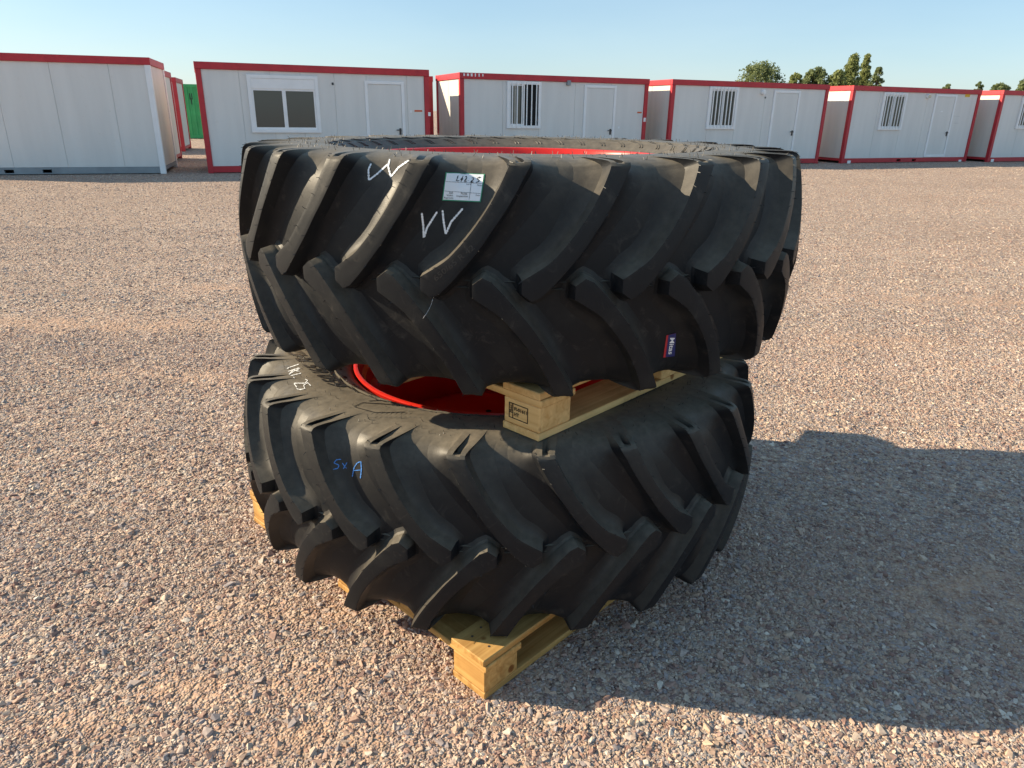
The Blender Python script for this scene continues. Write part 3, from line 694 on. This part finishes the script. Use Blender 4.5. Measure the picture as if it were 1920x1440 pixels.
def lug_mesh(dirn, side):
    K = 3
    Lp = dense(LEFT, K); Rp = dense(RIGHT, K); n = len(Lp)
    v = []; f = []
    # top strip with a groove where the lug runs over the shoulder
    cols = [0, .035, .28, .36, .60, .68, .965, 1]
    base = 0
    for i in range(n):
        for c in cols:
            p = Lp[i] * (1 - c) + Rp[i] * c
            s = 1.0
            if c in (0, 1): s = .994
            if .3 < c < .65:
                w = np.clip((p[0] - .2965) / .004, 0, 1) * np.clip((.398 - p[0]) / .02, 0, 1)
                s -= .55 * w
            v.append(lug_point(dirn, side, p[1], p[0], s))
    m = len(cols)
    for i in range(n - 1):
        for k in range(m - 1): f.append((i * m + k, i * m + k + 1, (i + 1) * m + k + 1, (i + 1) * m + k))
    # outline: left shoulder end -> nose -> right shoulder end, offset outwards for the flanks
    out = [(i, 0) for i in range(n - 1, -1, -1)]
    mid = [(0, k) for k in range(1, m - 1)]
    order = out + mid + [(i, m - 1) for i in range(n)]
    pts = []
    for i, k in order:
        p = Lp[i] * (1 - cols[k]) + Rp[i] * cols[k]; pts.append((rad(p[1]) * RREF, p[0]))
    pts = np.array(pts); N = len(pts)
    tan = np.zeros_like(pts); tan[1:-1] = pts[2:] - pts[:-2]; tan[0] = pts[1] - pts[0]; tan[-1] = pts[-1] - pts[-2]
    tan /= np.linalg.norm(tan, axis=1)[:, None] + 1e-9
    nor = np.stack([tan[:, 1], -tan[:, 0]], 1)           # travelling nose-wards on the left: outward = left
    cen = pts.mean(0)
    if ((pts[2] - (pts[2] + nor[2] * .01)) * 0).sum() == 0 and (pts[2] + nor[2] * .01)[0] > pts[2][0]: nor = -nor
    prof = [(.0022, .80), (.0048, .58), (.0075, .40), (.012, .24), (.020, .11), (.032, .035), (.046, -.035)]
    prev = [i * m + k for i, k in order]
    prevtop = list(prev)
    for d, s in prof:
        row = []
        for i in range(N):
            q0 = pts[i][1]
            wide = 1 + 1.0 * np.clip((q0 - .10) / .19, 0, 1) - .45 * np.clip((.04 - q0) / .05, 0, 1) * (1 if 0 < 1 else 0)
            ii = i
            o = pts[i] + nor[i] * d * (wide if d > .009 else 1)
            q = min(o[1], .42) if q0 < .3 else max(q0, .3)
            ss = s
            row.append(len(v)); v.append(lug_point(dirn, side, math.degrees(o[0] / RREF), q, ss))
        for i in range(N - 1): f.append((prev[i], row[i], row[i + 1], prev[i + 1]))
        prev = row
    me = pymesh('lug', v, f)
    bm = bmesh.new(); bm.from_mesh(me)
    bmesh.ops.recalc_face_normals(bm, faces=bm.faces)
    # open patch: make normals face away from the axis
    sgn = sum((fc.calc_center_median().x * fc.normal.x + fc.calc_center_median().y * fc.normal.y) for fc in bm.faces)
    if sgn < 0: bmesh.ops.reverse_faces(bm, faces=bm.faces)
    bm.to_mesh(me); bm.free(); sharpen(me, 24); me.materials.append(MAT['rubber'])
    return me
def tyre_profile():
    pr = []
    zs = [(-FZ[i], FR[i]) for i in range(len(QP) - 1, 0, -1)]
    up = [(z, r) for z, r in zs]
    dn = [(FZ[i], FR[i]) for i in range(1, len(QP))]
    mid = [(-.0120, .904), (-.0098, .9095), (-.0085, .9095), (-.0066, .904), (.0066, .904), (.0085, .9095), (.0098, .9095), (.0120, .904)]
    side = [(.3, .72), (.2995, .69), (.2965, .662), (.2965, .655), (.2925, .650), (.288, .636), (.2905, .630), (.286, .620), (.274, .604), (.270, .592), (.260, .578), (.250, .564), (.236, .549)]
    lst = [(-z, r) for z, r in reversed(side)] + up + mid + dn + side
    return [(r, z) for z, r in lst]
def text_mesh(body, size=1.0, offset=0.0, shear=0.0):
    cu = bpy.data.curves.new('txt', 'FONT'); cu.body = body; cu.size = size; cu.offset = offset; cu.shear = shear; cu.resolution_u = 3
    ob = bpy.data.objects.new('txt', cu); COL.objects.link(ob); bpy.context.view_layer.update()
    me = bpy.data.meshes.new_from_object(ob.evaluated_get(bpy.context.evaluated_depsgraph_get()))
    v = np.array([x.co[:2] for x in me.vertices]); fs = [tuple(p.vertices) for p in me.polygons]
    bpy.data.objects.remove(ob); bpy.data.curves.remove(cu); bpy.data.meshes.remove(me)
    return v, fs

class Wheel:
    def __init__(s, label, loc, dirn, ph_up, ph_lo, seed):
        s.loc = Vector(loc); s.t = thing('tractor_wheel', label, 'wheel', loc, 0, 'stacked tractor wheels')
        v, f = lathe('tyre', tyre_profile(), 288)
        me = pymesh('tyre', v, f); bm = bmesh.new(); bm.from_mesh(me); bmesh.ops.recalc_face_normals(bm, faces=bm.faces); bm.to_mesh(me); bm.free(); sharpen(me, 30)
        s.tyre = add('tyre', me, s.t, 'rubber')
        allv = [Vector(p) + s.loc for p in v]; allf = [tuple(q) for q in f]
        for side, ph in ((1, ph_up), (-1, ph_lo)):
            lm = lug_mesh(dirn, side); lv = [x.co.copy() for x in lm.vertices]; lf = [tuple(p.vertices) for p in lm.polygons]
            for k in range(NL):
                a = rad(ph) + 2 * math.pi * k / NL
                o = add('lug', lm, s.tyre); o.rotation_euler = (0, 0, a)
                R = Matrix.Rotation(a, 3, 'Z'); b = len(allv)
                allv += [R @ p + s.loc for p in lv]; allf += [tuple(i + b for i in q) for q in lf]
        s.bvh = BVHTree.FromPolygons(allv, allf)
        # rim
        prof = [(.546, .232), (.551, .246), (.556, .255), (.555, .2595), (.548, .261), (.541, .259), (.535, .250), (.532, .235), (.529, .215), (.522, .208), (.514, .204), (.510, .15), (.492, .135), (.466, .06), (.462, -.03), (.468, -.10), (.51, -.16), (.514, -.206), (.529, -.216), (.535, -.250), (.548, -.261), (.556, -.255), (.551, -.246), (.546, -.232)]
        v, f = lathe('rim', prof, 160); me = pymesh('rim', v, f); sharpen(me, 35); rim = add('rim', me, s.t, 'rim_red')
        prof = [(.463, -.055), (.44, -.05), (.36, -.02), (.30, -.015), (.26, -.03), (.20, -.035), (.14, -.035), (.14, -.050), (.20, -.050), (.26, -.046), (.30, -.031), (.36, -.036), (.44, -.066), (.463, -.071)]
        v, f = lathe('disc', prof, 96); me = pymesh('disc', v, f); sharpen(me, 35); add('disc', me, rim, 'rim_red')
        for k in range(10):
            a = 6.283 * k / 10; MB().cyl((.17 * math.cos(a), .17 * math.sin(a), -.0349), 'z', .012, .003, 10).build('bolt_hole', 'dark', rim)
        # swept ribs round the bead
        for sg in (1,):
            v = []; f = []
            for k in range(40):
                a0 = 6.283 * k / 40
                for w in (0, .022):
                    prev = None
                    for i in range(9):
                        u = i / 8; r = .600 + .058 * u; a = a0 + w + .17 * u ** 1.6
                        z = float(np.interp(r, [.578, .592, .604, .620, .636, .650, .655, .662, .69], [.260, .270, .274, .286, .288, .2925, .2965, .2965, .2995]))
                        row = []
                        for e, dz in ((-.0028, -.001), (-.0012, .0025), (.0012, .0025), (.0028, -.001)):
                            row.append(len(v)); v.append((r * math.cos(a) - math.sin(a) * e, r * math.sin(a) + math.cos(a) * e, sg * (z + dz)))
                        if prev:
                            for q in range(3): f.append((prev[q], prev[q + 1], row[q + 1], row[q]))
                        prev = row
            add('sidewall_ribs', pymesh('sidewall_ribs', v, f, 40), s.tyre, 'rubber')
        # mould hairs
        rs = random.Random(seed); v = []; f = []
        def hair(p, n, L, r=.00095):
            n = (n + Vector((rs.gauss(0, .35), rs.gauss(0, .35), rs.gauss(0, .35)))).normalized(); a = n.orthogonal().normalized(); b2 = n.cross(a); b = len(v)
            for c, rr in ((p, r), (p + n * L, r * .7)):
                for k in range(3): v.append(tuple(c + (a * math.cos(2.094 * k) + b2 * math.sin(2.094 * k)) * rr))
            for k in range(3): f.append((b + k, b + (k + 1) % 3, b + 3 + (k + 1) % 3, b + 3 + k))
        Lp = dense(LEFT, 2); Rp = dense(RIGHT, 2)
        for side, ph in ((1, ph_up), (-1, ph_lo)):
            for k in range(NL):
                a = ph + 360 / NL * k
                for E_ in (Lp, Rp):
                    for i in range(2, 24, 2):
                        if rs.random() < .75:
                            p = Vector(lug_point(dirn, side, E_[i][1], E_[i][0], .985)); p = Matrix.Rotation(rad(a), 3, 'Z') @ p
                            hair(p, Vector((p.x, p.y, 0)).normalized(), rs.uniform(.005, .012))
        for k in range(520):
            r = rs.choice([.69, .735, .78, .80, .66, .63]) + rs.gauss(0, .004); a = rs.random() * 6.283; z = float(np.interp(r, [.606, .636, .655, .69, .735, .78, .806], [.279, .288, .2965, .2995, .2995, .2965, .2915]))
            hair(Vector((r * math.cos(a), r * math.sin(a), z - .001)), Vector((0, 0, 1)), rs.uniform(.005, .013))
        h = add('mould_hairs', pymesh('mould_hairs', v, f), s.tyre, 'rubber_dark'); tag(h, kind='stuff')
    def hit(s, px, py, off=.0009):
        p, n, i, d = s.bvh.ray_cast(CAM, ray(px, py))
        if p is None: return None
        if n.dot(ray(px, py)) > 0: n = -n
        return p + n * off - s.loc
    def patch(s, name, mat, corners, nx=14, ny=10, off=.0012, thick=True):
        """quad given by four pixel corners (tl, tr, br, bl) laid on the tyre"""
        tl, tr, br, bl = [np.array(c, float) for c in corners]; v = []; f = []
        for j in range(ny + 1):
            for i in range(nx + 1):
                u, w = i / nx, j / ny; p = (tl * (1 - u) + tr * u) * (1 - w) + (bl * (1 - u) + br * u) * w
                h = s.hit(p[0], p[1], off); v.append(h)
        for j in range(ny):
            for i in range(nx): q = j * (nx + 1) + i; f.append((q, q + 1, q + nx + 2, q + nx + 1))
        return add(name, pymesh(name, v, f, 60), s.tyre, mat)
    def strokes(s, name, mat, lines, w, off=.0012, parent=None):
        v = []; f = []
        for pl in lines:
            p = np.array(pl, float); seg = np.hypot(*np.diff(p, axis=0).T); cum = np.concatenate([[0], np.cumsum(seg)])
            n = max(3, int(cum[-1] / 2.5)); u = np.linspace(0, cum[-1], n); q = np.stack([np.interp(u, cum, p[:, 0]), np.interp(u, cum, p[:, 1])], 1)
            tn = np.gradient(q, axis=0); tn /= np.linalg.norm(tn, axis=1)[:, None] + 1e-9; nm = np.stack([-tn[:, 1], tn[:, 0]], 1); prev = None
            for i in range(n):
                ww = w * (.72 + .2 * math.sin(i * .9 + len(v)) + .12 * math.sin(i * 2.3)) * (.5 if i in (0, n - 1) else 1)
                a = s.hit(*(q[i] + nm[i] * ww / 2), off); b = s.hit(*(q[i] - nm[i] * ww / 2), off)
                if a is None or b is None: prev = None; continue
                k = len(v); v += [a, b]
                if prev is not None and (Vector(v[prev]) - a).length < .03: f.append((prev, prev + 1, k + 1, k))
                prev = k
        return add(name, pymesh(name, v, f), parent or s.tyre, mat)
    def text(s, name, mat, body, origin, ex, ey, off=.0016, bold=0.0, shear=0.0, parent=None):
        """text laid on the tyre: pixel origin, pixel vectors for one em along x and y"""
        tv, tf = text_mesh(body, 1.0, bold, shear); v = []; ok = True
        for x, y in tv: v.append(s.hit(origin[0] + ex[0] * x + ey[0] * y, origin[1] + ex[1] * x + ey[1] * y, off))
        f = [q for q in tf if all(v[i] is not None for i in q)]; v = [p if p is not None else (0, 0, 0) for p in v]
        return add(name, pymesh(name, v, f), parent or s.tyre, mat)

ZH = .300
WU = Wheel('upper tractor wheel with red rim, paper label and white chalk ticks', (.0167, 2.6345, PAL2[3] + .144 + ZH), 1, -88.8, -96.0, 5)
WL = Wheel('lower tractor wheel with red rim and blue chalk letters on its tread', (-.0445, 2.5997, .144 + ZH), -1, -112.9, -105.4, 6)

# chalk ticks, label and sticker on the upper tyre
WU.strokes('chalk_mark', 'chalk', [[(696, 307), (691, 318), (692, 338), (708, 326), (729, 307)], [(731, 299), (728, 312), (733, 332), (748, 314), (767, 301)]], 4.4)
WU.strokes('chalk_mark', 'chalk', [[(791, 399), (794, 425), (795, 446), (801, 427), (820, 397)], [(830, 394), (832, 415), (836, 439), (846, 416), (868, 391)]], 5.0)
LB = [(835.5, 323.5), (909.5, 327), (902, 379.5), (829, 376)]
def lerp4(u, w):
    tl, tr, br, bl = [np.array(c) for c in LB]; return (tl * (1 - u) + tr * u) * (1 - w) + (bl * (1 - u) + br * u) * w
WU.patch('label_border', 'green_print', LB, 12, 9, .0016)
lab = WU.patch('paper_label', 'paper', [lerp4(.025, .03), lerp4(.975, .03), lerp4(.975, .965), lerp4(.025, .965)], 12, 9, .0024)
WU.strokes('label_lines', 'grey_ink', [[lerp4(.03, .33), lerp4(.97, .35)], [lerp4(.03, .66), lerp4(.97, .70)], [lerp4(.69, .35), lerp4(.69, .95)], [lerp4(.36, .03), lerp4(.54, .05)]], .9, .0032)
ex = (lerp4(1, 0) - lerp4(0, 0)); ey = -(lerp4(0, 1) - lerp4(0, 0)) * 1.0
hw = [[(.33, .10), (.30, .30), (.38, .28)], [(.43, .18), (.41, .24), (.43, .28), (.46, .25), (.46, .19), (.43, .18)], [(.455, .11), (.42, .33)], [(.51, .14), (.56, .13), (.56, .19), (.50, .30), (.58, .29)], [(.600, .262), (.630, .272), (.628, .296), (.602, .290), (.600, .262)], [(.68, .17), (.73, .15), (.74, .21), (.66, .32), (.75, .31)], [(.92, .13), (.83, .15), (.82, .21), (.88, .22), (.88, .29), (.80, .32)]]
WU.strokes('handwritten_number', 'black_ink', [[lerp4(*p) for p in l] for l in hw], 2.3, .0034)
def ltxt(b, u, w, sz):
    o = lerp4(u, w); WU.text('label_text', 'black_ink', b, o, tuple(ex / 74 * sz), tuple(ey / 53 * sz), .0034)
ltxt('Lot #', .57, .42, 4); ltxt('Notes', .85, .44, 4); ltxt('Date', .85, .79, 4)
ltxt('360', .15, .75, 5.2); ltxt('Video', .10, .84, 5.2); ltxt('Rephoto', .04, .93, 5.2); ltxt('Fluids', .46, .76, 5.2); ltxt('Inspection', .36, .85, 5.2)
WU.strokes('tick_circles', 'black_ink', [[lerp4(u + .016 * math.cos(k), w + .024 * math.sin(k)) for k in np.linspace(0, 6.3, 9)] for u, w in ((.27, .73), (.27, .82), (.27, .91), (.62, .745), (.62, .835), (.62, .925))], .8, .0034)
ST = [(1249, 628.5), (1267, 624), (1264, 667), (1243, 670)]
def l5(u, w):
    tl, tr, br, bl = [np.array(c, float) for c in ST]; return (tl * (1 - u) + tr * u) * (1 - w) + (bl * (1 - u) + br * u) * w
WU.patch('sticker_edge', 'sticker_red', ST, 5, 8, .0014)
WU.patch('brand_sticker', 'navy', [l5(.2, .0), l5(1, 0), l5(1, 1), l5(.2, .985)], 5, 8, .0022)
o5 = l5(.40, .12); ax = (l5(.40, .93) - o5); px_ = (l5(1, .5) - l5(0, .5))
WU.text('sticker_text', 'paper', 'Mitas', o5, tuple(ax / 2.30), tuple(px_ * .62), .0032, .018, .15)
# size moulded in one lug
WU.text('moulded_size', 'rubber_dark', '650/65 R 42', (817, 528), (15.0, -12.6), (-9, -12), .0010, 0)
# small scuffs where paint touched the lugs
WU.strokes('paint_scratch', 'chalk', [[(813, 555), (808, 572), (800, 587), (793, 597)]], .9)
# lower tyre: chalk and moulded lettering on the sidewall
WL.strokes('blue_chalk_letters', 'blue_chalk', [[(640, 861), (631, 862), (626, 868), (636, 872), (634, 878), (625, 880)], [(642, 868), (650, 878)], [(651, 867), (644, 879)], [(661, 894), (664, 877), (670, 868), (677, 865), (678, 880), (676, 897)], [(664, 882), (677, 881)]], 2.4)
WL.strokes('chalk_lot_number', 'chalk', [[(561, 683), (541, 690), (538, 692)], [(561, 690), (540, 697)], [(563, 691), (552, 696), (541, 703), (550, 694), (562, 697)], [(550, 707), (553, 710)], [(565, 700), (545, 705)], [(572, 711), (577, 714), (572, 719), (551, 719), (557, 727)], [(583, 724), (577, 718), (569, 723), (572, 729), (563, 731), (556, 729)]], 2.0)
WL.text('moulded_size', 'rubber_dark', '650/65 R42', (652, 727), (-19.5, -15.0), (-46.0, -3.0), .0022, .03)

WL.strokes('logo_outline', 'rubber_dark', [[(664, 763), (679, 755.5), (715, 757.5), (760, 762)], [(664, 763.5), (703, 774), (730, 774), (760, 773)], [(690.5, 752.5), (713, 751), (760, 758)]], 1.5, .0015)
WL.strokes('logo_dashes', 'dust_line', [[(x, y), (x + 5, y - 3.5)] for y in (777, 784) for x in np.arange(694 + (y - 777), 775, 9.0)] + [[(x, 782), (x + 6, 784)] for x in np.arange(720, 790, 9.0)], 1.3, .0015)
build_gravel()

# burnt stamp on the nearest block of the upper pallet, on its end face
def stamp(pl, x0=.0):
    X = -.0005 + .0035 - .0016
    m = MB(); y1, y0 = .117, .045; zb, zt = .040, .086; w = .0022
    xa = .0015; xb = .0045
    for a, b, c, d in ((y0, y1, zb, zb + w), (y0, y1, zt - w, zt), (y0, y0 + w, zb, zt), (y1 - w, y1, zb, zt), (y1 - .016, y1 - .016 + w, zb, zt), (y1 - .016, y1, .056, .056 + w)):
        m.box(xa, xb, a, b, c, d)
    o = m.build('stamp_frame', 'stamp', pl)
    for body, yy, zz, sz in (('FI-01611', y1 - .020, .066, .0145), ('HT', y1 - .020, .050, .0145)):
        tv, tf = text_mesh(body, sz, .0004)
        add('stamp_text', pymesh('stamp_text', [(.0012, yy - x, zz + y) for x, y in tv], tf), pl, 'stamp')
    tv, tf = text_mesh('IPPC', .012, .0003)
    add('stamp_text', pymesh('stamp_text', [(.0012, y1 - .004 - y, .060 + x) for x, y in tv], tf), pl, 'stamp')
stamp(PALLET2)
